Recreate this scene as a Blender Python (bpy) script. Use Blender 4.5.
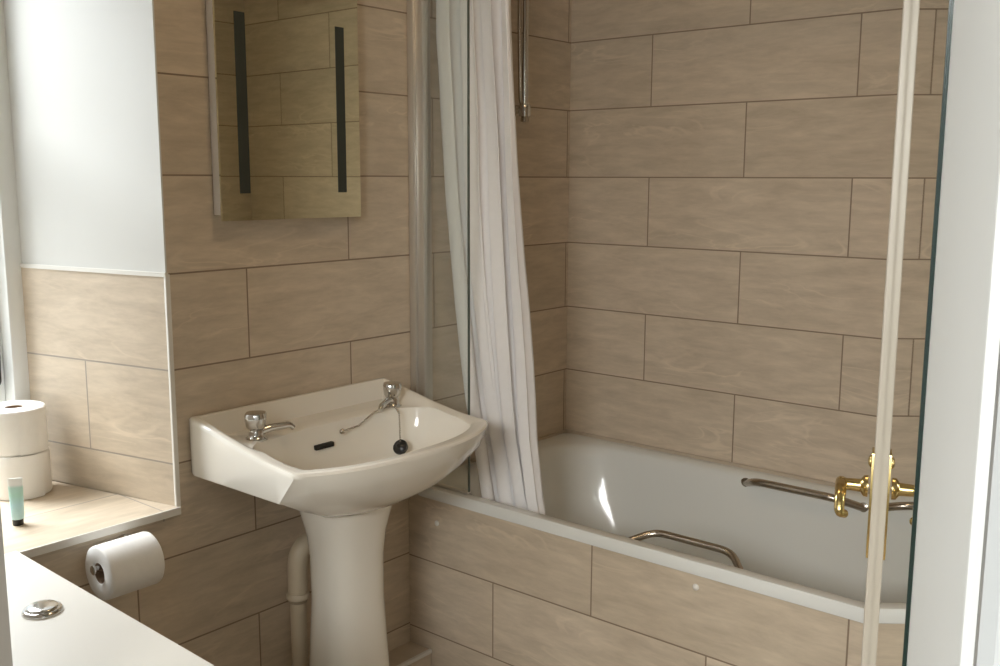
import bpy, bmesh, math, random
from mathutils import Vector, Matrix
random.seed(7)
for o in list(bpy.data.objects): bpy.data.objects.remove(o)
scene = bpy.context.scene
COL = scene.collection

# ------------------------------------------------------------------ camera
CAM = Vector((-2.532, -1.834, 1.364))
YAW, PITCH, ROLL, FPX = 0.69520, 0.15522, 0.00341, 988.75
fw = Vector((math.cos(YAW)*math.cos(PITCH), math.sin(YAW)*math.cos(PITCH), -math.sin(PITCH)))
rt = Vector((math.sin(YAW), -math.cos(YAW), 0)); up = rt.cross(fw)
rt, up = rt*math.cos(ROLL) + up*math.sin(ROLL), up*math.cos(ROLL) - rt*math.sin(ROLL)
cam = bpy.data.objects.new('camera', bpy.data.cameras.new('camera')); COL.objects.link(cam)
cam.data.sensor_width = 36.0; cam.data.lens = FPX/1000*36.0; cam.data.clip_start = 0.02
cam.matrix_world = Matrix(((rt.x, up.x, -fw.x, CAM.x), (rt.y, up.y, -fw.y, CAM.y), (rt.z, up.z, -fw.z, CAM.z), (0,0,0,1)))
scene.camera = cam

# ------------------------------------------------------------------ world, lights, exposure
w = bpy.data.worlds.new('overcast_sky'); scene.world = w; w.use_nodes = True
bg = w.node_tree.nodes['Background']; bg.inputs[0].default_value = (0.92, 0.96, 1.0, 1); bg.inputs[1].default_value = 1.2
vs = scene.view_settings
vs.view_transform = 'Standard'; vs.look = 'None'; vs.exposure = 0.27; vs.gamma = 1.0; vs.use_curve_mapping = False

def area(name, loc, direction, sx, sy, power, color):
    l = bpy.data.lights.new(name, 'AREA'); l.shape = 'RECTANGLE'; l.size = sx; l.size_y = sy; l.energy = power; l.color = color
    o = bpy.data.objects.new(name, l); COL.objects.link(o); o.location = loc
    o.rotation_euler = Vector(direction).to_track_quat('-Z', 'Z').to_euler()
    return o
area('window_daylight', (-1.92, 1.50, 2.95), (0.10, -1, -1.05), 2.2, 1.8, 420, (0.93, 0.965, 1.0))
area('hall_fill_light', (-4.35, -2.05, 2.45), (1, 0.12, -0.38), 1.3, 1.2, 150, (1.0, 0.985, 0.95))  # added fill from behind the camera; no hall window is known
area('warm_fill_light', (-1.25, -0.85, 2.30), (0, 0, -1), 0.25, 0.25, 2.5, (1.0, 0.72, 0.42))  # weak warm fill added under the ceiling; no lamp known there

# ------------------------------------------------------------------ materials
def new_mat(name):
    m = bpy.data.materials.new(name); m.use_nodes = True
    return m, m.node_tree.nodes, m.node_tree.links, m.node_tree.nodes['Principled BSDF']
def mat(name, col, rough=0.5, metal=0.0, var=0.04, scale=12.0, bump=0.0, coat=0.0, spec=0.5, sheen=0.0):
    m, N, L, p = new_mat(name)
    tc = N.new('ShaderNodeTexCoord'); nz = N.new('ShaderNodeTexNoise'); nz.inputs['Scale'].default_value = scale; nz.inputs['Detail'].default_value = 4
    L.new(tc.outputs['Object'], nz.inputs['Vector'])
    mx = N.new('ShaderNodeMix'); mx.data_type = 'RGBA'
    mx.inputs[6].default_value = tuple(c*(1-var) for c in col) + (1,)
    mx.inputs[7].default_value = tuple(min(1, c*(1+var)) for c in col) + (1,)
    L.new(nz.outputs['Fac'], mx.inputs[0]); L.new(mx.outputs[2], p.inputs['Base Color'])
    p.inputs['Roughness'].default_value = rough; p.inputs['Metallic'].default_value = metal
    p.inputs['Coat Weight'].default_value = coat; p.inputs['Specular IOR Level'].default_value = spec
    p.inputs['Sheen Weight'].default_value = sheen
    if bump:
        b = N.new('ShaderNodeBump'); b.inputs['Strength'].default_value = bump; b.inputs['Distance'].default_value = 0.002
        L.new(nz.outputs['Fac'], b.inputs['Height']); L.new(b.outputs['Normal'], p.inputs['Normal'])
    return m
def glass_mat(name, tint, refl=1.0, haze=0.0):
    m, N, L, p = new_mat(name); N.remove(p); out = [n for n in N if n.type == 'OUTPUT_MATERIAL'][0]
    tr = N.new('ShaderNodeBsdfTransparent'); tr.inputs[0].default_value = tint + (1,)
    gl = N.new('ShaderNodeBsdfGlossy'); gl.inputs['Roughness'].default_value = 0.02
    fr = N.new('ShaderNodeFresnel'); fr.inputs[0].default_value = 1.45
    ml = N.new('ShaderNodeMath'); ml.operation = 'MULTIPLY'; ml.inputs[1].default_value = refl; L.new(fr.outputs[0], ml.inputs[0])
    ge = N.new('ShaderNodeNewGeometry'); iv = N.new('ShaderNodeMath'); iv.operation = 'SUBTRACT'; iv.inputs[0].default_value = refl; L.new(ge.outputs['Backfacing'], iv.inputs[1]); iv.use_clamp = True; L.new(iv.outputs[0], ml.inputs[1])
    mx = N.new('ShaderNodeMixShader'); L.new(ml.outputs[0], mx.inputs[0]); L.new(tr.outputs[0], mx.inputs[1]); L.new(gl.outputs[0], mx.inputs[2])
    last = mx
    if haze:
        df = N.new('ShaderNodeBsdfDiffuse'); df.inputs[0].default_value = (0.8, 0.8, 0.78, 1)
        m2 = N.new('ShaderNodeMixShader'); m2.inputs[0].default_value = haze; L.new(mx.outputs[0], m2.inputs[1]); L.new(df.outputs[0], m2.inputs[2]); last = m2
    L.new(last.outputs[0], out.inputs[0])
    return m
TILE_A, TILE_B, GROUT = (0.645, 0.545, 0.425), (0.59, 0.49, 0.372), (0.27, 0.20, 0.14)
def tile_mat(name, uaxis, u0, z0, vaxis='Z', grout=GROUT, a=TILE_A, b=TILE_B):
    """rectangular travertine-look tiles 600 x 202 mm in half bond; world metres, joint through (u0, z0) in even rows"""
    m, N, L, p = new_mat(name)
    tc = N.new('ShaderNodeTexCoord'); sp = N.new('ShaderNodeSeparateXYZ'); L.new(tc.outputs['Object'], sp.inputs[0])
    def mth(op, x, y):
        n = N.new('ShaderNodeMath'); n.operation = op
        for i, s in enumerate((x, y)):
            if hasattr(s, 'is_linked'): L.new(s, n.inputs[i])
            else: n.inputs[i].default_value = s
        return n.outputs[0]
    U = mth('ADD', sp.outputs[uaxis], 60.3 - u0); V = mth('ADD', sp.outputs[vaxis], 0.2024*40 - z0)
    cb = N.new('ShaderNodeCombineXYZ'); L.new(U, cb.inputs[0]); L.new(V, cb.inputs[1])
    br = N.new('ShaderNodeTexBrick'); br.offset = 0.5; br.offset_frequency = 2; br.squash = 1.0
    br.inputs['Scale'].default_value = 1.0; br.inputs['Mortar Size'].default_value = 0.0021; br.inputs['Mortar Smooth'].default_value = 0.25
    br.inputs['Brick Width'].default_value = 0.6; br.inputs['Row Height'].default_value = 0.2024; br.inputs['Bias'].default_value = 0.0
    br.inputs['Color1'].default_value = (0, 0, 0, 1); br.inputs['Color2'].default_value = (1, 1, 1, 1); br.inputs['Mortar'].default_value = (0.5, 0.5, 0.5, 1)
    L.new(cb.outputs[0], br.inputs['Vector'])
    # per-tile shift of the vein pattern
    sh = N.new('ShaderNodeVectorMath'); sh.operation = 'MULTIPLY'; sh.inputs[1].default_value = (7.3, 5.1, 9.7); L.new(br.outputs['Color'], sh.inputs[0])
    ad = N.new('ShaderNodeVectorMath'); ad.operation = 'ADD'; L.new(cb.outputs[0], ad.inputs[0]); L.new(sh.outputs[0], ad.inputs[1])
    mp = N.new('ShaderNodeMapping'); mp.inputs['Scale'].default_value = (4.5, 22.0, 1.0); mp.inputs['Rotation'].default_value = (0, 0, math.radians(2)); L.new(ad.outputs[0], mp.inputs[0])
    n1 = N.new('ShaderNodeTexNoise'); n1.inputs['Scale'].default_value = 1.6; n1.inputs['Detail'].default_value = 6; n1.inputs['Roughness'].default_value = 0.68; n1.inputs['Distortion'].default_value = 0.25
    L.new(mp.outputs[0], n1.inputs['Vector'])
    mp2 = N.new('ShaderNodeMapping'); mp2.inputs['Scale'].default_value = (2.2, 9.0, 1.0); mp2.inputs['Rotation'].default_value = (0, 0, math.radians(-9)); L.new(ad.outputs[0], mp2.inputs[0])
    n2 = N.new('ShaderNodeTexNoise'); n2.inputs['Scale'].default_value = 1.3; n2.inputs['Detail'].default_value = 3; n2.inputs['Distortion'].default_value = 1.2
    L.new(mp2.outputs[0], n2.inputs['Vector'])
    vein = N.new('ShaderNodeValToRGB'); e = vein.color_ramp.elements
    e[0].position = 0.47; e[0].color = (0, 0, 0, 1); e[1].position = 0.53; e[1].color = (0, 0, 0, 1)
    k = vein.color_ramp.elements.new(0.50); k.color = (1, 1, 1, 1)
    L.new(n2.outputs['Fac'], vein.inputs[0])
    n3 = N.new('ShaderNodeTexNoise'); n3.inputs['Scale'].default_value = 1.1; n3.inputs['Detail'].default_value = 1; L.new(mp2.outputs[0], n3.inputs['Vector'])
    sm = N.new('ShaderNodeMapRange'); sm.inputs[1].default_value = 0.50; sm.inputs[2].default_value = 0.68; L.new(n3.outputs['Fac'], sm.inputs[0])
    rmp = N.new('ShaderNodeValToRGB'); rmp.color_ramp.elements[0].position = 0.30; rmp.color_ramp.elements[1].position = 0.70
    rmp.color_ramp.elements[0].color = tuple(c*0.87 for c in b) + (1,); rmp.color_ramp.elements[1].color = tuple(c*1.07 for c in a) + (1,)
    L.new(n1.outputs['Fac'], rmp.inputs[0])
    mv = N.new('ShaderNodeMix'); mv.data_type = 'RGBA'; mv.inputs[7].default_value = tuple(min(1, c*1.22) for c in a) + (1,)
    L.new(mth('MULTIPLY', mth('MULTIPLY', vein.outputs[0], sm.outputs[0]), 0.55), mv.inputs[0]); L.new(rmp.outputs[0], mv.inputs[6])
    tint = N.new('ShaderNodeMix'); tint.data_type = 'RGBA'; tint.blend_type = 'MULTIPLY'; tint.inputs[0].default_value = 1.0
    tr = N.new('ShaderNodeValToRGB'); tr.color_ramp.elements[0].color = (0.93, 0.925, 0.91, 1); tr.color_ramp.elements[1].color = (1.05, 1.05, 1.06, 1)
    L.new(br.outputs['Color'], tr.inputs[0]); L.new(mv.outputs[2], tint.inputs[6]); L.new(tr.outputs[0], tint.inputs[7])
    gm = N.new('ShaderNodeMix'); gm.data_type = 'RGBA'; gm.inputs[7].default_value = grout + (1,)
    L.new(br.outputs['Fac'], gm.inputs[0]); L.new(tint.outputs[2], gm.inputs[6]); L.new(gm.outputs[2], p.inputs['Base Color'])
    p.inputs['Roughness'].default_value = 0.42; p.inputs['Specular IOR Level'].default_value = 0.35
    hgt = mth('SUBTRACT', mth('MULTIPLY', n1.outputs['Fac'], 0.12), br.outputs['Fac'])
    bp = N.new('ShaderNodeBump'); bp.inputs['Strength'].default_value = 0.35; bp.inputs['Distance'].default_value = 0.0015
    L.new(hgt, bp.inputs['Height']); L.new(bp.outputs['Normal'], p.inputs['Normal'])
    return m
ROWZ = 1.368
M = {}
M['tile_window_wall'] = tile_mat('tile_window_wall', 'X', -1.212, ROWZ)
M['tile_far_wall'] = tile_mat('tile_far_wall', 'Y', -0.589, ROWZ)
M['tile_end_wall'] = tile_mat('tile_end_wall', 'X', -0.20, ROWZ)
M['tile_panel'] = tile_mat('tile_panel', 'Y', -0.5996, 0.3516)
M['tile_reveal'] = tile_mat('tile_reveal', 'Y', -0.05, ROWZ, grout=(0.36, 0.31, 0.26))
M['tile_sill'] = tile_mat('tile_sill', 'X', -1.45, -0.03, vaxis='Y', grout=(0.36, 0.31, 0.26))
M['white_paint'] = mat('white_paint', (0.69, 0.685, 0.655), 0.6, var=0.02, scale=5)
M['grey_paint'] = mat('grey_paint', (0.42, 0.39, 0.35), 0.6, var=0.03)
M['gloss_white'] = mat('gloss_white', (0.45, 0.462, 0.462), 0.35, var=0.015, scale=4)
M['frame_white'] = mat('frame_white', (0.82, 0.83, 0.81), 0.35, var=0.015, scale=4)
M['cream_paint'] = mat('cream_paint', (0.55, 0.49, 0.41), 0.4, var=0.02)
M['lid_white'] = mat('lid_white', (0.70, 0.675, 0.615), 0.42, var=0.015, scale=3)
M['ceiling_white'] = mat('ceiling_white', (0.80, 0.77, 0.70), 0.8, var=0.02)
M['floor_vinyl'] = mat('floor_vinyl', (0.24, 0.18, 0.12), 0.5, var=0.2, scale=6)
M['tile_trim'] = mat('tile_trim', (0.80, 0.775, 0.72), 0.35, var=0.02)
M['ceramic'] = mat('ceramic', (0.87, 0.83, 0.75), 0.10, var=0.012, scale=3, coat=0.3)
M['enamel'] = mat('enamel', (0.74, 0.745, 0.715), 0.13, var=0.01, scale=3, coat=0.2)
M['chrome'] = mat('chrome', (0.66, 0.65, 0.63), 0.12, 1.0, var=0.03)
M['brushed'] = mat('brushed', (0.50, 0.45, 0.39), 0.24, 1.0, var=0.05)
M['brass'] = mat('brass', (0.72, 0.55, 0.24), 0.24, 1.0, var=0.06)
M['alu'] = mat('alu', (0.66, 0.63, 0.58), 0.32, 0.7, var=0.03)
M['fabric'] = mat('fabric', (0.88, 0.86, 0.86), 0.85, var=0.03, scale=60, bump=0.1, sheen=0.2)
M['paper'] = mat('paper', (0.87, 0.85, 0.82), 0.95, var=0.02, scale=80, bump=0.25)
M['cardboard'] = mat('cardboard', (0.30, 0.20, 0.13), 0.9, var=0.08, scale=40)
M['pvc'] = mat('pvc', (0.64, 0.55, 0.42), 0.4, var=0.03)
M['sealant'] = mat('sealant', (0.48, 0.40, 0.31), 0.5, var=0.05)
M['pvc_dark'] = mat('pvc_dark', (0.40, 0.33, 0.24), 0.45, var=0.03)
M['black'] = mat('black', (0.012, 0.012, 0.012), 0.35, var=0.1)
M['dark_slot'] = mat('dark_slot', (0.02, 0.017, 0.013), 0.8, var=0.1)
M['strip'] = mat('strip', (0.035, 0.042, 0.034), 0.45, var=0.1)
M['cabinet_side'] = mat('cabinet_side', (0.74, 0.69, 0.63), 0.35, var=0.02)
M['mirror'] = mat('mirror', (0.88, 0.90, 0.74), 0.015, 1.0, var=0.004)
M['mirror_door'] = mat('mirror_door', (0.80, 0.82, 0.72), 0.01, 1.0, var=0.004)
M['glass_edge'] = mat('glass_edge', (0.003, 0.016, 0.011), 0.2, var=0.1, coat=0.4)
M['glass'] = glass_mat('glass', (0.96, 0.975, 0.96), 1.0, 0.07)
M['window_glass'] = glass_mat('window_glass', (0.97, 0.98, 0.98), 1.0)
M['glass_rim'] = mat('glass_rim', (0.10, 0.12, 0.10), 0.25, var=0.05)
def tube_mat():
    m, N, L, p = new_mat('tube_plastic')
    tc = N.new('ShaderNodeTexCoord'); sp = N.new('ShaderNodeSeparateXYZ'); L.new(tc.outputs['Object'], sp.inputs[0])
    mr = N.new('ShaderNodeMapRange'); mr.inputs[1].default_value = 0.015; mr.inputs[2].default_value = 0.095; L.new(sp.outputs['Z'], mr.inputs[0])
    r = N.new('ShaderNodeValToRGB'); e = r.color_ramp.elements
    e[0].position = 0; e[0].color = (0.55, 0.80, 0.83, 1); e[1].position = 1; e[1].color = (0.84, 0.86, 0.84, 1)
    for pos, c in ((0.35, (0.50, 0.78, 0.84, 1)), (0.60, (0.45, 0.74, 0.66, 1)), (0.78, (0.52, 0.76, 0.70, 1)), (0.85, (0.84, 0.86, 0.84, 1))):
        k = e.new(pos); k.color = c
    L.new(mr.outputs[0], r.inputs[0]); L.new(r.outputs[0], p.inputs['Base Color']); p.inputs['Roughness'].default_value = 0.35
    return m
M['tube'] = tube_mat()

# ------------------------------------------------------------------ mesh helpers
def link(name, bm, m, parent=None, smooth=None, loc=None):
    """one mesh object; vertex coordinates are world metres unless loc is given"""
    bmesh.ops.recalc_face_normals(bm, faces=bm.faces[:])
    me = bpy.data.meshes.new(name); bm.to_mesh(me); bm.free()
    for k in (m if isinstance(m, (list, tuple)) else [m]): me.materials.append(M[k])
    if smooth is not None:
        me.polygons.foreach_set('use_smooth', [True]*len(me.polygons)); me.set_sharp_from_angle(angle=math.radians(smooth))
    o = bpy.data.objects.new(name, me); COL.objects.link(o)
    if parent is not None:
        o.parent = parent; o.matrix_parent_inverse = Matrix.Translation(-parent.location)
    if loc is not None: o.location = loc
    return o
def tag(o, label, cat, group=None, kind=None):
    o['label'] = label; o['category'] = cat
    if group: o['group'] = group
    if kind: o['kind'] = kind
    return o
def thing(name, loc, label, cat, group=None, kind=None):
    o = bpy.data.objects.new(name, None); COL.objects.link(o); o.location = loc; o.empty_display_size = 0.1
    return tag(o, label, cat, group, kind)
def box(bm, a, b, bev=0.0, seg=2, mtx=None, mi=0):
    r = bmesh.ops.create_cube(bm, size=1.0)
    vs = r['verts']
    for v in vs:
        v.co = Vector(((a[i]+b[i])/2 + v.co[i]*(b[i]-a[i]) for i in range(3)))
    fs = {f for v in vs for f in v.link_faces}
    if mtx is not None: bmesh.ops.transform(bm, matrix=mtx, verts=vs)
    for f in fs: f.material_index = mi
    if bev:
        es = list({e for v in vs for e in v.link_edges})
        bmesh.ops.bevel(bm, geom=es, offset=bev, segments=seg, affect='EDGES', profile=0.5)
    return bm
def B(a, b, bev=0.0, seg=2, mtx=None): return box(bmesh.new(), a, b, bev, seg, mtx)
def loft(bm, loops, cap0=False, cap1=False, closed=True):
    rows = [[bm.verts.new(p) for p in l] for l in loops]
    n = len(rows[0])
    for i in range(len(rows)-1):
        for j in range(n if closed else n-1):
            k = (j+1) % n
            bm.faces.new((rows[i][j], rows[i][k], rows[i+1][k], rows[i+1][j]))
    if cap0: bm.faces.new(rows[0])
    if cap1: bm.faces.new(rows[-1])
    return rows
def tube(bm, pts, r, n=14, caps=True):
    pts = [Vector(p) for p in pts]
    rs = r if isinstance(r, (list, tuple)) else [r]*len(pts)
    t0 = (pts[1]-pts[0]).normalized()
    ref = Vector((0, 0, 1)) if abs(t0.z) < 0.9 else Vector((1, 0, 0))
    u = t0.cross(ref).normalized(); loops = []
    for i, p in enumerate(pts):
        t = (pts[min(i+1, len(pts)-1)] - pts[max(i-1, 0)]).normalized()
        u = (u - t*u.dot(t)).normalized(); v = t.cross(u)
        loops.append([p + (u*math.cos(2*math.pi*k/n) + v*math.sin(2*math.pi*k/n))*rs[i] for k in range(n)])
    loft(bm, loops, caps, caps)
    return bm
def smooth_path(pts, rad, seg=6):
    """polyline with rounded corners"""
    pts = [Vector(p) for p in pts]; out = [pts[0]]
    for a, b, c in zip(pts, pts[1:], pts[2:]):
        d0 = (a-b); d1 = (c-b); k = min(rad, d0.length*0.48, d1.length*0.48)
        s = b + d0.normalized()*k; e = b + d1.normalized()*k
        for i in range(seg+1):
            t = i/seg; out.append(s*(1-t)**2 + b*2*t*(1-t) + e*t*t)
    out.append(pts[-1]); return out
def lathe(bm, prof, base, axis=(0, 0, 1), n=28, cap0=True, cap1=True):
    """prof: (radius, height) along axis from base"""
    ax = Vector(axis).normalized(); ref = Vector((0, 0, 1)) if abs(ax.z) < 0.9 else Vector((1, 0, 0))
    u = ax.cross(ref).normalized(); v = ax.cross(u); b = Vector(base)
    loops = [[b + ax*h + (u*math.cos(2*math.pi*k/n) + v*math.sin(2*math.pi*k/n))*max(r, 1e-4) for k in range(n)] for r, h in prof]
    loft(bm, loops, cap0, cap1)
    return bm
def struct(name, bm, m, label, cat, smooth=None):
    o = link(name, bm, m, None, smooth); return tag(o, label, cat, None, 'structure')
def lerp(a, b, t): return a + (b-a)*t
def sstep(a, b, x):
    t = max(0.0, min(1.0, (x-a)/(b-a))); return t*t*(3-2*t)
def interp(tab, x):
    if x <= tab[0][0]: return tab[0][1]
    for (x0, y0), (x1, y1) in zip(tab, tab[1:]):
        if x <= x1: return lerp(y0, y1, (x-x0)/(x1-x0))
    return tab[-1][1]

# ------------------------------------------------------------------ room shell
ZC = 2.36; RX = -1.408; RXI = -1.505; LX0, LX1 = -2.09, -2.04; WD = 0.50; SZ = 0.668; WT = 2.12; XL = -2.36
struct('floor', B((-3.7, -2.9, -0.06), (0.1, 0.62, 0.0)), 'floor_vinyl', 'dark brown vinyl floor of the bathroom and hall', 'floor')
struct('ceiling', B((-3.7, -2.9, ZC), (0.1, 0.62, ZC+0.06)), 'ceiling_white', 'white painted ceiling above the bathroom', 'ceiling')
bm = box(bmesh.new(), (RX, 0.0, 0.0), (0.0, 0.62, ZC))
# shear the recess side of the wall so the reveal splays
for v in bm.verts:
    if v.co.x < RX+1e-4 and v.co.y > 0.5: v.co.x = RX + (RXI-RX)*0.62/0.46
struct('wall_window', bm, 'tile_window_wall', 'beige stone-look tiled wall behind the washbasin and mirror', 'wall')
bm = box(bmesh.new(), (-2.43, 0.0, 0.0), (RX, 0.62, SZ-0.024)); box(bm, (XL, 0.0, WT), (RX, 0.62, ZC)); 
struct('wall_window_apron', bm, 'tile_window_wall', 'beige tiled wall under the window sill behind the toilet roll', 'wall')
struct('wall_recess_left', B((XL, 0.0, SZ), (LX1, 0.62, WT)), 'white_paint', 'white painted left side of the window recess', 'wall')
struct('wall_far', B((0.0, -1.86, 0.0), (0.1, 0.62, ZC)), 'tile_far_wall', 'long beige tiled wall along the back of the bath', 'wall')
bm = box(bmesh.new(), (-1.80, -1.86, 0.0), (0.0, -1.705, ZC))
struct('wall_end', bm, 'tile_end_wall', 'beige tiled end wall at the foot of the bath', 'wall')
struct('wall_near', B((XL, -1.96, 0.0), (-1.80, -1.87, ZC)), 'white_paint', 'white painted wall behind the open bathroom door', 'wall')
bm = box(bmesh.new(), (-2.43, -0.692, 0.0), (-2.060, 0.0, ZC)); box(bm, (-2.43, -1.80, 2.04), (XL, -0.692, ZC))
box(bm, (-2.43, -2.9, 0.0), (XL, -1.8146, ZC))
struct('wall_left', bm, 'grey_paint', 'taupe grey wall beside the cistern box and doorway', 'wall')
bm = box(bmesh.new(), (-3.8, -2.9, 0.0), (-3.7, 0.62, 0.85)); box(bm, (-3.8, -2.9, 2.15), (-3.7, 0.62, ZC)); box(bm, (-3.8, -2.9, 0.85), (-3.7, -2.6, 2.15)); box(bm, (-3.8, -1.3, 0.85), (-3.7, 0.62, 2.15))  # opening left in the wall for the added fill light
struct('wall_hall', bm, 'white_paint', 'white hall wall behind the camera', 'wall')
bm = box(bmesh.new(), (-3.7, -3.0, 0.0), (-2.36, -2.9, ZC)); box(bm, (-3.7, 0.52, 0.0), (-2.43, 0.62, ZC))
struct('wall_hall_ends', bm, 'white_paint', 'white end walls of the hall outside the bathroom', 'wall')
# white door lining with architrave at the right edge of the photo
bm = box(bmesh.new(), (-2.448, -1.95, 0.0), (-2.43, -1.8146, 2.06), 0.002); box(bm, (-2.43, -1.8146, 0.0), (XL, -1.812, 2.05), 0.001)
struct('trim_1', bm, 'gloss_white', 'white gloss door architrave at the right edge', 'door frame')
# reveal: tiles below, plaster above; thin skins on the splayed side of the recess
def reveal(z0, z1, off, y0=0.0, y1=0.47):
    dx = (RXI-RX)/0.46; b = bmesh.new()
    for z in (z0, z1):
        for y in (y0, y1):
            for o in (0, off): b.verts.new((RX + dx*y - o, y, z))
    bmesh.ops.convex_hull(b, input=b.verts[:]); return b
struct('wall_recess_right', reveal(SZ, 1.1656, 0.006), 'tile_reveal', 'pale sunlit tiled side of the window recess', 'wall')
struct('wall_recess_plaster', reveal(1.1656, WT, 0.004), 'white_paint', 'white painted upper side of the window recess', 'wall')
bm = box(bmesh.new(), (RX-0.007, -0.004, SZ-0.01), (RX+0.004, 0.004, 1.1656), 0.0015)
b2 = reveal(1.1600, 1.1690, 0.008, -0.003, 0.46); me_tmp = bpy.data.meshes.new('t'); b2.to_mesh(me_tmp); b2.free(); bm.from_mesh(me_tmp); bpy.data.meshes.remove(me_tmp)
struct('trim_2', bm, 'tile_trim', 'white tile edging strip on the corner of the window recess', 'trim')
# low boxing on the floor behind the pedestal
t = thing('trim_3', (-1.0, -0.04, 0.0), 'low tiled pipe boxing on the floor behind the pedestal', 'pipe boxing', None, 'structure')
link('boxing', B((-1.70, -0.082, 0.0), (-0.719, -0.001, 0.100)), 'tile_window_wall', t)
link('edge_trim', B((-1.70, -0.087, 0.093), (-0.719, -0.077, 0.104), 0.002), 'tile_trim', t)

# ------------------------------------------------------------------ window
t = thing('window_1', (-1.77, WD, SZ), 'white framed window over the tiled sill at the left edge', 'window', None, 'structure')
wx0, wx1, wz0, wz1 = LX1, -1.497, SZ, WT
def rect_frame(x0, x1, z0, z1, y0, y1, w_, bev=0.004):
    b = bmesh.new()
    box(b, (x0, y0, z0), (x0+w_, y1, z1), bev); box(b, (x1-w_, y0, z0), (x1, y1, z1), bev)
    box(b, (x0+w_, y0, z0), (x1-w_, y1, z0+w_), bev); box(b, (x0+w_, y0, z1-w_), (x1-w_, y1, z1), bev)
    return b
link('window_frame', rect_frame(wx0, wx1, wz0, wz1, 0.440, 0.54, 0.045), 'frame_white', t, 40)
bm = rect_frame(wx0+0.045, wx1-0.045, wz0+0.045, 1.50, 0.485, 0.53, 0.04); link('sash', bm, 'frame_white', t, 40)
bm = rect_frame(wx0+0.045, wx1-0.045, 1.50, wz1-0.045, 0.485, 0.53, 0.04); link('sash', bm, 'frame_white', t, 40)
link('pane', B((wx0+0.08, 0.505, wz0+0.08), (wx1-0.08, 0.509, 1.465)), 'window_glass', t)
link('pane', B((wx0+0.08, 0.505, 1.535), (wx1-0.08, 0.509, wz1-0.08)), 'window_glass', t)
bm = box(bmesh.new(), (-1.585, 0.468, 0.865), (-1.565, 0.486, 0.93), 0.004); tube(bm, smooth_path([(-1.575, 0.470, 0.90), (-1.575, 0.445, 0.90), (-1.575, 0.440, 1.0)], 0.01), 0.008)
link('window_handle', bm, 'black', t, 50)['label'] = 'dark window handle'
def prism(bm, poly, z0, z1, bev=0.0):
    vs = [bm.verts.new((x, y, z0)) for x, y in poly]; f = bm.faces.new(vs)
    r = bmesh.ops.extrude_face_region(bm, geom=[f]); nv = [g for g in r['geom'] if isinstance(g, bmesh.types.BMVert)]
    for v in nv: v.co.z = z1
    if bev: bmesh.ops.bevel(bm, geom=bm.edges[:], offset=bev, segments=2, affect='EDGES')
    return bm
link('window_sill', prism(bmesh.new(), [(-2.04, -0.010), (RX-0.003, -0.010), (RX-0.006, 0.0), (RXI-0.008, 0.440), (-2.04, 0.440)], SZ-0.022, SZ), 'tile_sill', t)
link('sill_edge', B((-2.04, -0.014, SZ-0.016), (RX-0.002, -0.009, SZ+0.001), 0.0015), 'tile_trim', t)

t = thing('hall_fill_window', (-3.75, -1.95, 0.85), 'added white framed opening for the hall fill light behind the camera', 'window', None, 'structure')  # unseen window invented so the hall fill has a way in
bm = bmesh.new()
for a, b in (((-3.79, -2.6, 0.85), (-3.73, -2.55, 2.15)), ((-3.79, -1.35, 0.85), (-3.73, -1.30, 2.15)), ((-3.79, -2.55, 0.85), (-3.73, -1.35, 0.90)), ((-3.79, -2.55, 2.10), (-3.73, -1.35, 2.15))): box(bm, a, b, 0.004)
link('window_frame', bm, 'gloss_white', t, 40)
link('pane', B((-3.764, -2.55, 0.90), (-3.760, -1.35, 2.10)), 'window_glass', t)

# ------------------------------------------------------------------ bath: panel, tub, grab rails
PX = -0.717
tub = thing('bathtub', (-0.36, -0.85, 0.0), 'cream white enamelled bath with a beige tiled front panel, built in along the tiled wall', 'bathtub')
fp = link('front_panel', B((PX, -1.70, 0.0), (PX+0.018, -0.001, 0.525)), 'tile_panel', tub); fp['label'] = 'beige tiled front panel'
for (y, z) in ((-0.106, 0.464), (-0.870, 0.499)):
    sc_ = link('screw_cap', lathe(bmesh.new(), [(0.0075, 0.0), (0.0075, 0.002), (0.005, 0.004), (0.001, 0.005)], (PX+0.0005, y, z), (-1, 0, 0), 16), 'tile_trim', None, 60); sc_['label'] = 'round white screw cap'; sc_.parent = fp; sc_.matrix_parent_inverse = Matrix.Identity(4)
def rrect(cx, cy, hx, hy, r, n=120, sq=None):
    """rounded rectangle sampled by angle"""
    out = []
    for k in range(n):
        a = 2*math.pi*(k+0.5)/n; c, s = math.cos(a)*hx, math.sin(a)*hy
        m_ = max(abs(c)/hx, abs(s)/hy); x, y = c/m_, s/m_
        dx, dy = abs(x)-(hx-r), abs(y)-(hy-r)
        if dx > 0 and dy > 0:
            # project onto the corner arc along the ray from the centre
            lo, hi = 0.0, 1.0
            for _ in range(30):
                q = (lo+hi)/2; ex, ey = abs(x)*q-(hx-r), abs(y)*q-(hy-r)
                inside = not (ex > 0 and ey > 0 and ex*ex+ey*ey > r*r)
                if inside: lo = q
                else: hi = q
            x, y = x*lo, y*lo
        out.append((cx+x, cy+y))
    return out
L_ = []
def lp(x0, x1, y0, y1, r, z): L_.append([(x, y, z) for x, y in rrect((x0+x1)/2, (y0+y1)/2, (x1-x0)/2, (y1-y0)/2, r)])
lp(PX+0.006, -0.004, -1.699, -0.004, 0.006, 0.524)
lp(PX-0.001, -0.003, -1.700, -0.003, 0.008, 0.526)
lp(PX-0.001, -0.003, -1.700, -0.003, 0.008, 0.548)
lp(PX+0.003, -0.004, -1.698, -0.004, 0.010, 0.554)
lp(PX+0.028, -0.022, -1.670, -0.025, 0.05, 0.5555)
lp(PX+0.034, -0.050, -1.640, -0.055, 0.16, 0.552)
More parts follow.
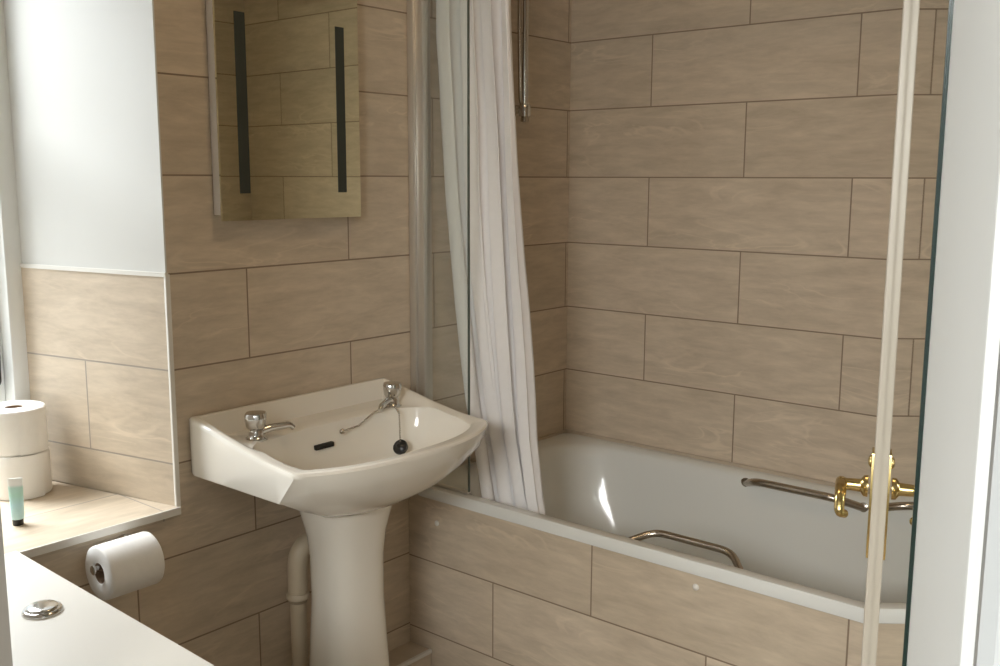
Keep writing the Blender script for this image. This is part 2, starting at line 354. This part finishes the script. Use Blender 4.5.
lp(PX+0.040, -0.057, -1.630, -0.066, 0.19, 0.543)
lp(PX+0.046, -0.063, -1.620, -0.078, 0.20, 0.520)
lp(PX+0.066, -0.080, -1.59, -0.115, 0.21, 0.40)
lp(PX+0.090, -0.100, -1.55, -0.170, 0.22, 0.27)
lp(PX+0.115, -0.125, -1.50, -0.230, 0.22, 0.20)
lp(PX+0.16, -0.17, -1.42, -0.31, 0.19, 0.172)
lp(PX+0.25, -0.26, -1.25, -0.45, 0.10, 0.165)
bm = bmesh.new(); loft(bm, L_, False, True)
link('tub', bm, 'enamel', tub, 50)
# outer skirt hidden under the rim
def grab(x_in, x_wall, lab, zb=0.548, dy=-0.012, ext=0.0, gr=0.0085):
    s = 1 if x_wall > x_in else -1
    p = [(x_wall, -0.640, zb-0.020), (x_in, -0.690, zb+0.004), (x_in, -0.885-ext, zb+0.004), (x_wall, -0.945-ext, zb-0.020)]
    p = [(a, b_+dy, c) for a, b_, c in p]
    b = tube(bmesh.new(), smooth_path(p, 0.030, 8), gr, 16)
    for q in (p[0], p[3]): lathe(b, [(0.0155, -0.002), (0.0155, 0.004), (0.009, 0.008)], q, (-s, 0, 0), 18)
    o = link('grab_handle', b, 'brushed', tub, 50); o['label'] = lab
grab(-0.098, -0.055, 'bronze tinted metal grab handle on the wall side', 0.549, -0.022, 0.022, 0.0105)
grab(-0.610, -0.672, 'brushed metal grab handle on the room side', 0.549)
# mastic bead along the tiles
bm = box(bmesh.new(), (-0.010, -1.70, 0.548), (-0.0005, -0.001, 0.564), 0.003); box(bm, (PX, -0.010, 0.548), (-0.001, -0.0005, 0.562), 0.003)
link('sealant', bm, 'sealant', tub)

# ------------------------------------------------------------------ glass bath screen
t = thing('bath_screen', (-0.69, -0.1, 0.556), 'narrow clear glass bath screen fixed to the wall beside the curtain', 'bath screen')
bm = box(bmesh.new(), (-0.706, -0.022, 0.557), (-0.662, -0.001, 1.96), 0.003); box(bm, (-0.698, -0.046, 0.557), (-0.682, -0.022, 1.96), 0.003)
box(bm, (-0.655, -0.014, 0.557), (-0.632, -0.001, 1.96), 0.003)
link('wall_profile', bm, 'alu', t, 40)
link('glass_panel', B((-0.693, -0.194, 0.562), (-0.687, -0.040, 1.95)), 'glass', t)
link('glass_edge', B((-0.6932, -0.1965, 0.562), (-0.6868, -0.1938, 1.95)), 'glass_rim', t)
link('bottom_seal', B((-0.697, -0.196, 0.5568), (-0.683, -0.040, 0.563), 0.002), 'alu', t, 40)

# ------------------------------------------------------------------ curtain and its rail
rail = thing('curtain_rail', (-0.60, -0.85, 2.02), 'chrome shower curtain rail above the front of the bath', 'curtain rail')
link('rod', tube(bmesh.new(), [(-0.60, -0.001, 2.02), (-0.60, -1.704, 2.02)], 0.0125, 16), 'chrome', rail, 50)
for y, d in ((-0.001, -1), (-1.704, 1)): link('flange', lathe(bmesh.new(), [(0.03, 0), (0.03, 0.006), (0.014, 0.02)], (-0.60, y, 2.02), (0, d, 0), 20), 'chrome', rail, 50)
YL = [(0.47, -0.180), (0.539, -0.168), (0.646, -0.147), (0.777, -0.112), (0.90, -0.090), (1.043, -0.068), (1.307, -0.040), (1.616, -0.026), (1.72, -0.018), (2.0, -0.016)]
YR = [(0.47, -0.386), (0.553, -0.363), (0.709, -0.337), (0.909, -0.322), (1.163, -0.301), (1.36, -0.289), (1.541, -0.280), (1.659, -0.271), (1.791, -0.262), (2.0, -0.25)]
NU, NV = 150, 60
bm = bmesh.new(); g = []
for j in range(NV+1):
    z = lerp(0.478, 2.003, j/NV); yl, yr = interp(YL, z), interp(YR, z); row = []
    low = sstep(1.6, 0.5, z)
    for i in range(NU+1):
        u = i/NU
        ph = 2*math.pi*(3.9*u + 0.10*math.sin(5.1*u+0.8) + 0.16*math.sin(2.3*z)*(u-0.3)) + 0.9
        amp = lerp(0.024, 0.019, low)*(0.75+0.35*math.sin(7*u+1.3))*sstep(0, 0.05, u+0.02)
        x = -0.602 + amp*math.sin(ph) + 0.006*math.sin(2.1*ph+z*1.5+1) + 0.004*math.sin(9*u + 6*z)
        y = lerp(yl, yr, u) + 0.011*math.sin(2*ph+0.4)*sstep(0, 0.08, u)*sstep(1, 0.92, u)
        row.append(bm.verts.new((x, y, z)))
    g.append(row)
for j in range(NV):
    for i in range(NU): bm.faces.new((g[j][i], g[j][i+1], g[j+1][i+1], g[j+1][i]))
cur = link('shower_curtain', bm, 'fabric', None, 180)
sol = cur.modifiers.new('cloth_thickness', 'SOLIDIFY'); sol.thickness = 0.0015
tag(cur, '', 'shower curtain')
cur['label'] = 'white gathered fabric shower curtain hanging into the bath behind the washbasin'

# ------------------------------------------------------------------ shower riser rail
t = thing('shower_riser', (-0.29, -0.05, 1.53), 'slim chrome shower riser rail ending beside the curtain', 'shower rail')
link('rail', tube(bmesh.new(), [(-0.285, -0.048, 1.537), (-0.285, -0.048, 2.16)], 0.0095, 18), 'chrome', t, 50)
for z in (1.555, 2.14):
    bm = lathe(bmesh.new(), [(0.016, -0.018), (0.017, -0.012), (0.017, 0.012), (0.014, 0.018)], (-0.285, -0.048, z), (0, 0, 1), 20)
    tube(bm, [(-0.285, -0.048, z), (-0.285, -0.001, z)], 0.010, 14); lathe(bm, [(0.018, 0.0), (0.018, 0.006), (0.012, 0.010)], (-0.285, -0.0005, z), (0, -1, 0), 18)
    o = link('bracket', bm, 'chrome', t, 50)
link('end_cap', lathe(bmesh.new(), [(0.011, 0), (0.012, 0.004), (0.0095, 0.014)], (-0.285, -0.048, 1.523), (0, 0, 1), 18), 'brushed', t, 50)
bm = tube(bmesh.new(), smooth_path([(-0.309, -0.045, 2.2), (-0.307, -0.045, 1.95), (-0.305, -0.044, 1.75), (-0.300, -0.045, 1.58), (-0.290, -0.05, 1.560)], 0.05), 0.006, 12)
link('hose', bm, 'brushed', t, 50)['label'] = 'thin dark shower hose'

# ------------------------------------------------------------------ washbasin
XC = -1.090; HW = 0.287
basin = thing('washbasin', (XC, -0.19, 0.0), 'white ceramic pedestal washbasin with two chrome taps below the mirror', 'washbasin')
poly = [(-HW, 0.0), (HW, 0.0)]          # local plan, y to the front
ang_out = []
def outline_pts():
    """closed outer outline from back-left, dense, with the front bow"""
    P = []
    for i in range(40): P.append((lerp(-HW, HW, i/40), -0.001))
    for i in range(34): P.append((HW, lerp(-0.001, -0.355, i/34)))
    nb = 60
    for i in range(nb+1):
        d = 1-2*i/nb; dd = abs(d)
        y = -0.357 - 0.080*(1-dd**2.7)
        P.append((HW*d*(1.0), y))
    for i in range(1, 34): P.append((-HW, lerp(-0.355, -0.001, i/34)))
    return P
OUT = outline_pts(); ON = len(OUT); CB = Vector((0, -0.215))
def chaikin(P, it):
    for _ in range(it):
        Q = []
        for a, b in zip(P, P[1:]+P[:1]):
            Q += [(a[0]*.75+b[0]*.25, a[1]*.75+b[1]*.25), (a[0]*.25+b[0]*.75, a[1]*.25+b[1]*.75)]
        P = Q
    return P
OUT = chaikin(OUT, 1); ON = len(OUT)
# thin out: resample by index
OUT = OUT[::2]; ON = len(OUT)
def z_rim(x, y):
    """height of the outer top edge: tall at the wall, falling along the sides"""
    return interp([(-0.45, 0.800), (-0.36, 0.800), (-0.27, 0.807), (-0.18, 0.822), (-0.09, 0.841), (-0.03, 0.853), (0.0, 0.858)], y)
def inner(a):
    """opening of the bowl at angle a about CB"""
    c, s = math.cos(a), math.sin(a); n = 3.6 if s < 0 else 2.5
    hx = 0.256; hy = 0.190 if s < 0 else 0.106
    r = (abs(c/hx)**n + abs(s/hy)**n)**(-1/n)
    return r*c, -0.215 + r*s
ANG = [math.atan2(y-CB.y, x) for x, y in OUT]
INN = [inner(a) for a in ANG]
def offs(k):
    """outline moved inwards by k metres (towards the centre, axis-wise)"""
    res = []
    for x, y in OUT:
        sx = (HW-k)/HW; ymid = -0.215
        sy = (0.2145-k)/0.2145
        res.append((x*sx, ymid+(y-ymid)*sy))
    return res
def L3(P, zf): return [(XC+p[0], p[1], zf(i, p)) for i, p in enumerate(P)]
def frontness(i): return sstep(-0.352, -0.372, OUT[i][1])
def zr(i): return z_rim(*OUT[i])
loops = []
PED = [(0.088*math.cos(a), -0.185+0.078*math.sin(a)) for a in ANG]
def mixP(P, Q, t): return [(lerp(a[0], b[0], t), lerp(a[1], b[1], t)) for a, b in zip(P, Q)]
# underside to rim (from pedestal upwards)
def sk(t_front, t_side, zf_front, z_side):
    res = []
    for i in range(ON):
        f = frontness(i); t_ = lerp(t_side, t_front, f)
        p = mixP([OUT[i]], [PED[i]], t_)[0]
        z = lerp(z_side if not callable(z_side) else z_side(i), zf_front, f)
        y = min(p[1], -0.0015)
        if abs(p[0]) > 0.86*HW and zf_front < 0.785: y = max(y, lerp(-0.365, -0.302, min(1.0, (0.80-z)/0.075)) - 0.055*sstep(0.98, 0.86, abs(p[0])/HW))
        res.append((XC+p[0], y, z))
    return res
loops.append(L3(PED, lambda i, p: 0.628))
loops.append(sk(0.86, 0.90, 0.642, 0.640))
loops.append(sk(0.62, 0.70, 0.660, 0.658))
loops.append(sk(0.38, 0.45, 0.688, 0.683))
loops.append(sk(0.20, 0.22, 0.720, 0.706))
loops.append(sk(0.085, 0.05, 0.750, 0.726))
loops.append(sk(0.055, 0.012, 0.760, 0.729))
loops.append(sk(0.020, 0.003, 0.777, 0.733))
loops.append(sk(0.006, 0.0, 0.788, lambda i: zr(i)-0.012))
loops.append(L3(OUT, lambda i, p: zr(i)-0.006))
loops.append(L3(offs(0.003), lambda i, p: zr(i)-0.001))
loops.append(L3(offs(0.008), lambda i, p: zr(i)))
loops.append(L3(offs(0.015), lambda i, p: zr(i)-0.001))
def deck(i): return max(0.797, min(zr(i)-0.003, 0.812))
loops.append(L3(mixP(offs(0.024), INN, 0.06), lambda i, p: lerp(zr(i), deck(i), 0.5)))
loops.append(L3(mixP(offs(0.032), INN, 0.15), lambda i, p: lerp(zr(i), deck(i), 0.95)))
loops.append(L3(mixP(offs(0.032), INN, 0.6), lambda i, p: deck(i)-0.001))
loops.append(L3(mixP(offs(0.032), INN, 0.9), lambda i, p: deck(i)-0.0025))
loops.append(L3(INN, lambda i, p: deck(i)-0.008))
def shr(k, z, cy=-0.235): return L3([(p[0]*k, cy+(p[1]-cy)*k) for p in INN], lambda i, p: z)
loops += [shr(0.985, 0.785), shr(0.96, 0.765), shr(0.92, 0.74), shr(0.85, 0.715), shr(0.72, 0.695), shr(0.50, 0.684), shr(0.25, 0.679), shr(0.10, 0.677)]
bm = bmesh.new(); loft(bm, loops, True, True)
bowl = link('bowl', bm, 'ceramic', basin, 42)
# pedestal: waisted column, flatter at the back
ped = []
for z, hx_, hy_ in ((0.0, 0.115, 0.105), (0.03, 0.113, 0.103), (0.06, 0.100, 0.092), (0.15, 0.092, 0.085), (0.30, 0.082, 0.078), (0.42, 0.075, 0.073), (0.52, 0.076, 0.074), (0.575, 0.083, 0.079), (0.61, 0.092, 0.087), (0.643, 0.100, 0.095)):
    n = 48; loop = []
    for k in range(n):
        a = 2*math.pi*k/n; c, s = math.cos(a), math.sin(a); e = 2.6
        r = (abs(c)**e + abs(s)**e)**(-1/e)
        loop.append((XC-0.013 + hx_*1.04*c*r, -0.190 + hy_*s*r, z))
    ped.append(loop)
bm = bmesh.new(); loft(bm, ped, True, True); link('pedestal', bm, 'ceramic', basin, 60)
def tap(px, py, tip, dz, lab):
    zb = 0.808
    bm = lathe(bmesh.new(), [(0.024, 0.0), (0.024, 0.003), (0.018, 0.007), (0.0155, 0.014), (0.0165, 0.020), (0.013, 0.025), (0.009, 0.027), (0.009, 0.031)], (px, py, zb), n=28)
    T = link('tap', bm, 'chrome', basin, 50); T['label'] = lab
    n = 24; kn = []
    for r, h in ((0.011, 0.025), (0.018, 0.026), (0.0215, 0.031), (0.024, 0.045), (0.0245, 0.054), (0.022, 0.059), (0.012, 0.061)):
        kn.append([(px + r*(1+0.06*math.cos(4*2*math.pi*k/n))*math.cos(2*math.pi*k/n), py + r*(1+0.06*math.cos(4*2*math.pi*k/n))*math.sin(2*math.pi*k/n), zb+h) for k in range(n)])
    b = bmesh.new(); loft(b, kn, True, True); k_ = link('tap_knob', b, 'chrome', basin, 35)
    pts = smooth_path([(px, py, zb+0.014), (lerp(px, tip[0], 0.35), lerp(py, tip[1], 0.35), zb+0.022), (lerp(px, tip[0], 0.9), lerp(py, tip[1], 0.9), zb+0.008+dz), (tip[0], tip[1], zb+dz)], 0.012)
    rs = [lerp(0.0095, 0.0060, i/(len(pts)-1)) for i in range(len(pts))]
    s_ = link('tap_spout', tube(bmesh.new(), pts, rs, 14), 'chrome', basin, 50)
    for c in (k_, s_): c.parent = T; c.matrix_parent_inverse = Matrix.Identity(4)
tap(-1.283, -0.112, (-1.205, -0.140), 0.016, 'chrome tap at the window end')
tap(-0.875, -0.108, (-0.952, -0.146), 0.010, 'chrome tap at the bath end')
link('overflow_slot', B((XC-0.040, -0.124, 0.752), (XC+0.014, -0.1085, 0.763), 0.002), 'dark_slot', basin)['label'] = 'dark overflow slot'
pc = Vector((-0.925, -0.186, 0.729))
link('plug', lathe(bmesh.new(), [(0.017, -0.006), (0.019, 0.0), (0.018, 0.005), (0.006, 0.008), (0.004, 0.012)], pc, (-0.75, -0.15, 0.55), 24), 'black', basin, 50)['label'] = 'black rubber plug on its chain'
stay = Vector((-1.0535, -0.1280, 0.7841))
link('chain_stay', lathe(bmesh.new(), [(0.006, -0.006), (0.0062, 0.0), (0.0045, 0.003), (0.001, 0.0045)], stay, (0, -1, 0.5), 18), 'brushed', basin, 50)
pts = [stay, (lerp(stay.x, -0.91, 0.35), -0.126, stay.z+0.003), (lerp(stay.x, -0.91, 0.72), -0.124, 0.810), (-0.912, -0.128, 0.816), (-0.893, -0.135, 0.815), (-0.903, -0.160, 0.803), (-0.912, -0.170, 0.785), (-0.921, -0.180, 0.757), pc]
bm = bmesh.new(); path = [Vector(p) for p in pts]
for a, b in zip(path, path[1:]):
    k = max(2, int((b-a).length/0.0045))
    for i in range(k): bmesh.ops.create_icosphere(bm, subdivisions=1, radius=0.0027, matrix=Matrix.Translation(a.lerp(b, i/k)))
link('plug_chain', bm, 'brushed', basin, 180)
bm = lathe(bmesh.new(), [(0.022, 0.0), (0.022, 0.003), (0.014, 0.004), (0.013, 0.001)], (XC, -0.235, 0.6775), n=24); link('waste', bm, 'chrome', basin, 50)

# beige waste pipe behind the pedestal
t = thing('waste_pipe', (-1.15, -0.07, 0.0), 'beige plastic waste pipe behind the washbasin pedestal', 'pipe')
b = tube(bmesh.new(), smooth_path([(-1.04, -0.075, 0.523), (-1.152, -0.072, 0.523), (-1.152, -0.070, 0.405)], 0.055, 10), 0.0230, 20)
link('elbow', b, 'pvc', t, 60)
link('down_pipe', tube(bmesh.new(), [(-1.152, -0.070, 0.405), (-1.152, -0.070, 0.104)], 0.0185, 20), 'pvc', t, 60)
link('collar', lathe(bmesh.new(), [(0.023, -0.010), (0.027, -0.008), (0.027, 0.0), (0.024, 0.004)], (-1.152, -0.070, 0.402), n=24), 'pvc', t, 50)
link('rubber_ring', lathe(bmesh.new(), [(0.021, -0.018), (0.0225, -0.016), (0.0225, -0.010)], (-1.152, -0.070, 0.402), n=24), 'pvc_dark', t, 50)

# ------------------------------------------------------------------ illuminated mirror
mx0, mx1, mz0, mz1 = -1.294, -0.902, 1.272, 1.872
t = thing('bathroom_mirror', (-1.098, -0.018, mz0), 'rectangular illuminated mirror with two dark vertical light strips above the washbasin', 'mirror')
link('housing', B((mx0+0.003, -0.030, mz0+0.012), (mx1-0.02, -0.001, mz1-0.012), 0.002), 'cabinet_side', t, 40)
link('mirror_glass', B((mx0, -0.036, mz0), (mx1, -0.0305, mz1)), 'mirror', t)
for x0, x1 in ((-1.247, -1.220), (-0.972, -0.946)):
    link('light_strip', B((x0, -0.0366, 1.330), (x1, -0.0355, 1.707)), 'strip', t)['label'] = 'dark unlit frosted light strip'

# ------------------------------------------------------------------ cistern boxing with flush button
LZ = 0.676
t = thing('cistern_box', (-1.93, -0.40, 0.0), 'white boxed-in cistern unit with a flat top below the window', 'cistern box')
link('carcass', B((-2.058, -0.770, 0.0), (-1.772, -0.018, LZ-0.018), 0.002), 'lid_white', t, 40)
link('lid', prism(bmesh.new(), [(-2.058, -0.785), (-1.780, -0.785), (-1.7585, -0.0175), (-2.058, -0.0175)], LZ-0.018, LZ, 0.0015), 'lid_white', t, 40)
bt = (-1.852, -0.315)
def ell(rx, ry, z, n=36): return [(bt[0]+0.6*0 + rx*math.cos(a)*0.80 - ry*math.sin(a)*0.60, bt[1] + rx*math.cos(a)*0.60*-1*-1*0 + (-rx*math.cos(a)*0.60 - ry*math.sin(a)*0.80)*1.0, z) for a in [2*math.pi*k/n for k in range(n)]]
bm = bmesh.new(); loft(bm, [ell(0.031, 0.031, LZ), ell(0.031, 0.031, LZ+0.003), ell(0.029, 0.029, LZ+0.006), ell(0.026, 0.026, LZ+0.007)], True, True)
fb = link('flush_button', bm, 'chrome', t, 40); fb['label'] = 'round chrome flush button'
bm = bmesh.new(); loft(bm, [ell(0.026, 0.026, LZ+0.006), ell(0.0255, 0.0255, LZ+0.0085), ell(0.022, 0.022, LZ+0.0105), ell(0.012, 0.012, LZ+0.0115), ell(0.003, 0.003, LZ+0.0117)], True, True)
nb = link('button_cap', bm, 'chrome', None, 60); nb.parent = fb

# ------------------------------------------------------------------ toilet rolls, holder, tube
def roll_mesh(R, r, h, z0=0.0, n=64, wav=0.0):
    bm = bmesh.new()
    prof = [(r, 0.002), (r+0.003, 0.0), (R-0.004, 0.0), (R-0.001, 0.002), (R, 0.006), (R+wav, h*0.35), (R+wav, h*0.65), (R, h-0.006), (R-0.001, h-0.002), (R-0.004, h), (r+0.003, h), (r, h-0.002)]
    loops = [[(q*math.cos(2*math.pi*k/n), q*math.sin(2*math.pi*k/n), z) for k in range(n)] for q, z in prof]
    loft(bm, loops + [loops[0]], False, False)
    bmesh.ops.remove_doubles(bm, verts=bm.verts[:], dist=1e-6); return bm
def core_mesh(r, h, n=40):
    bm = bmesh.new(); pr = [(r-0.0012, 0.003), (r, 0.003), (r, h-0.003), (r-0.0012, h-0.003)]
    loops = [[(q*math.cos(2*math.pi*k/n), q*math.sin(2*math.pi*k/n), z) for k in range(n)] for q, z in pr]
    loft(bm, loops + [loops[0]]); bmesh.ops.remove_doubles(bm, verts=bm.verts[:], dist=1e-6); return bm
def add_roll(loc, rot, R, r, h, label, group=None, flap=None):
    t = thing('toilet_roll', loc, label, 'toilet roll', group); t.rotation_euler = rot
    p = link('paper', roll_mesh(R, r, h), 'paper', None, 50); p.parent = t
    c = link('cardboard_core', core_mesh(r, h), 'cardboard', None, 50); c.parent = t
    if flap:
        f = link('loose_sheet', flap, 'paper', None, 50); f.parent = t
    return t
def sheet(R, h, a0, a1, lift):
    bm = bmesh.new(); rows = []
    for k in range(17):
        u = k/16; a = lerp(a0, a1, u); q = R+0.0012+lift*u*u
        rows.append([(q*math.cos(a), q*math.sin(a), 0.001), (q*math.cos(a), q*math.sin(a), h-0.001), ((q+0.0008)*math.cos(a), (q+0.0008)*math.sin(a), h-0.001), ((q+0.0008)*math.cos(a), (q+0.0008)*math.sin(a), 0.001)])
    loft(bm, rows, True, True); return bm
RC = (-1.584, 0.346)
add_roll((RC[0], RC[1], SZ), (0, 0, 0), 0.0635, 0.020, 0.0985, 'white toilet roll standing on the tiled sill, lower of the stack of two', 'stacked spare toilet rolls', sheet(0.0635, 0.0985, -2.2, -1.2, 0.001))
add_roll((RC[0]-0.001, RC[1]+0.002, SZ+0.0987), (0, 0, 0.7), 0.0630, 0.020, 0.0985, 'white toilet roll on the sill stacked on top of another roll', 'stacked spare toilet rolls', sheet(0.0630, 0.0985, -2.6, -1.5, 0.001))
# roll on the holder: axis along the wall
HR = (-1.635, -0.078, 0.607)
add_roll(HR, (0, math.pi/2, 0), 0.0540, 0.0205, 0.112, 'white toilet roll hanging on a wall holder under the window sill', None, None)
t = thing('toilet_roll_holder', (-1.66, -0.02, 0.607), 'chrome toilet roll holder on the tiled wall under the sill', 'toilet roll holder')
b = tube(bmesh.new(), smooth_path([(-1.540, -0.004, 0.619), (-1.516, -0.030, 0.619), (-1.516, -0.078, 0.617), (-1.640, -0.078, 0.617)], 0.012), 0.0065, 14)
link('arm', b, 'chrome', t, 50)
link('rose', lathe(bmesh.new(), [(0.022, 0.0), (0.022, 0.006), (0.016, 0.010)], (-1.540, -0.0005, 0.619), (0, -1, 0), 24), 'chrome', t, 50)
link('end_stop', lathe(bmesh.new(), [(0.008, 0.0), (0.0095, 0.002), (0.0095, 0.006), (0.006, 0.008)], (-1.640, -0.078, 0.617), (-1, 0, 0), 20), 'chrome', t, 50)
# cream tube standing on its cap
t = thing('cosmetic_tube', (-1.683, 0.143, SZ), 'small mint and white tube standing on its black cap on the window sill', 'tube')
n = 28; lo = []
for z, rx, ry in ((0.013, 0.0118, 0.0118), (0.016, 0.0125, 0.0120), (0.04, 0.0128, 0.0100), (0.065, 0.0135, 0.0060), (0.082, 0.0143, 0.0024), (0.086, 0.0146, 0.0013), (0.097, 0.0148, 0.0011)):
    lo.append([(rx*math.cos(2*math.pi*k/n)*0.8 - ry*math.sin(2*math.pi*k/n)*0.6*-1*-1, -rx*math.cos(2*math.pi*k/n)*0.6 - ry*math.sin(2*math.pi*k/n)*0.8, z) for k in range(n)])
bm = bmesh.new(); loft(bm, lo, True, True); o = link('body', bm, 'tube', None, 50); o.parent = t
o = link('cap', lathe(bmesh.new(), [(0.0098, 0.0), (0.0105, 0.001), (0.0105, 0.014), (0.0098, 0.0155)], (0, 0, 0), n=24), 'black', None, 50); o.parent = t; o['label'] = 'black screw cap'

# ------------------------------------------------------------------ open door with mirror and brass handle (right edge)
DA = Vector((0.94541, 0.32590, 0)).normalized(); DN = Vector((-DA.y, DA.x, 0))     # along the leaf, towards the viewer's side
def DM(e): return Matrix(((DA.x, DN.x, 0, CAM.x - DN.x*e), (DA.y, DN.y, 0, CAM.y - DN.y*e), (0, 0, 1, 0), (0, 0, 0, 1)))
E0 = 0.0167; D = DM(E0)      # local: x along leaf from the camera, y out of the mirror face, z up
door = thing('door_1', CAM + DA*0.27 - DN*0.04 - Vector((0, 0, CAM.z)), 'open white door with a full length mirror and a brass handle', 'door', None, 'structure')
def dpart(name, bm, m, smooth=None):
    bmesh.ops.transform(bm, matrix=D, verts=bm.verts[:]); return link(name, bm, m, door, smooth)
dpart('leaf', B((0.186, -0.040, 0.010), (1.035, -0.0014, 2.03), 0.0015), 'frame_white', 40)
dpart('mirror_sheet', B((0.352, -0.0012, 0.05), (1.000, 0.0, 2.00)), 'mirror_door')
dpart('mirror_edge', B((0.3495, -0.0013, 0.05), (0.352, 0.00005, 2.00)), 'glass_edge')['label'] = 'dark green polished glass edge'
dpart('closing_stile', B((1.001, -0.0014, 0.012), (1.034, 0.0070, 2.028), 0.0015), 'cream_paint', 40)['label'] = 'cream painted raised edge strip'
hb = bmesh.new(); yb = 0.0070
box(hb, (1.004, yb, 0.992), (1.030, yb+0.0018, 1.100), 0.002)
H = dpart('door_handle', hb, 'brass', 40); H['label'] = 'brass lever handle'
def hpart(name, bm, smooth=50):
    o = dpart(name, bm, 'brass', smooth); o.parent = H; o.matrix_parent_inverse = Matrix.Identity(4); return o
hpart('top_knob', lathe(bmesh.new(), [(0.006, 0.0), (0.0062, 0.0015), (0.0045, 0.0032), (0.001, 0.004)], (1.012, yb+0.0015, 1.090), (0, 1, 0), 18))
hpart('stem', lathe(bmesh.new(), [(0.011, 0.0), (0.0105, 0.004), (0.0065, 0.007), (0.0058, 0.022), (0.0075, 0.027)], (1.016, yb+0.004, 1.063), (0, 1, 0), 20))
lev = bmesh.new()
pts = smooth_path([(1.022, yb+0.029, 1.063), (0.998, yb+0.029, 1.063), (0.981, yb+0.029, 1.059), (0.974, yb+0.029, 1.046), (0.982, yb+0.024, 1.043)], 0.009, 6)
tube(lev, pts, [lerp(0.0060, 0.0042, i/(len(pts)-1)) for i in range(len(pts))], 16)
hpart('lever', lev)
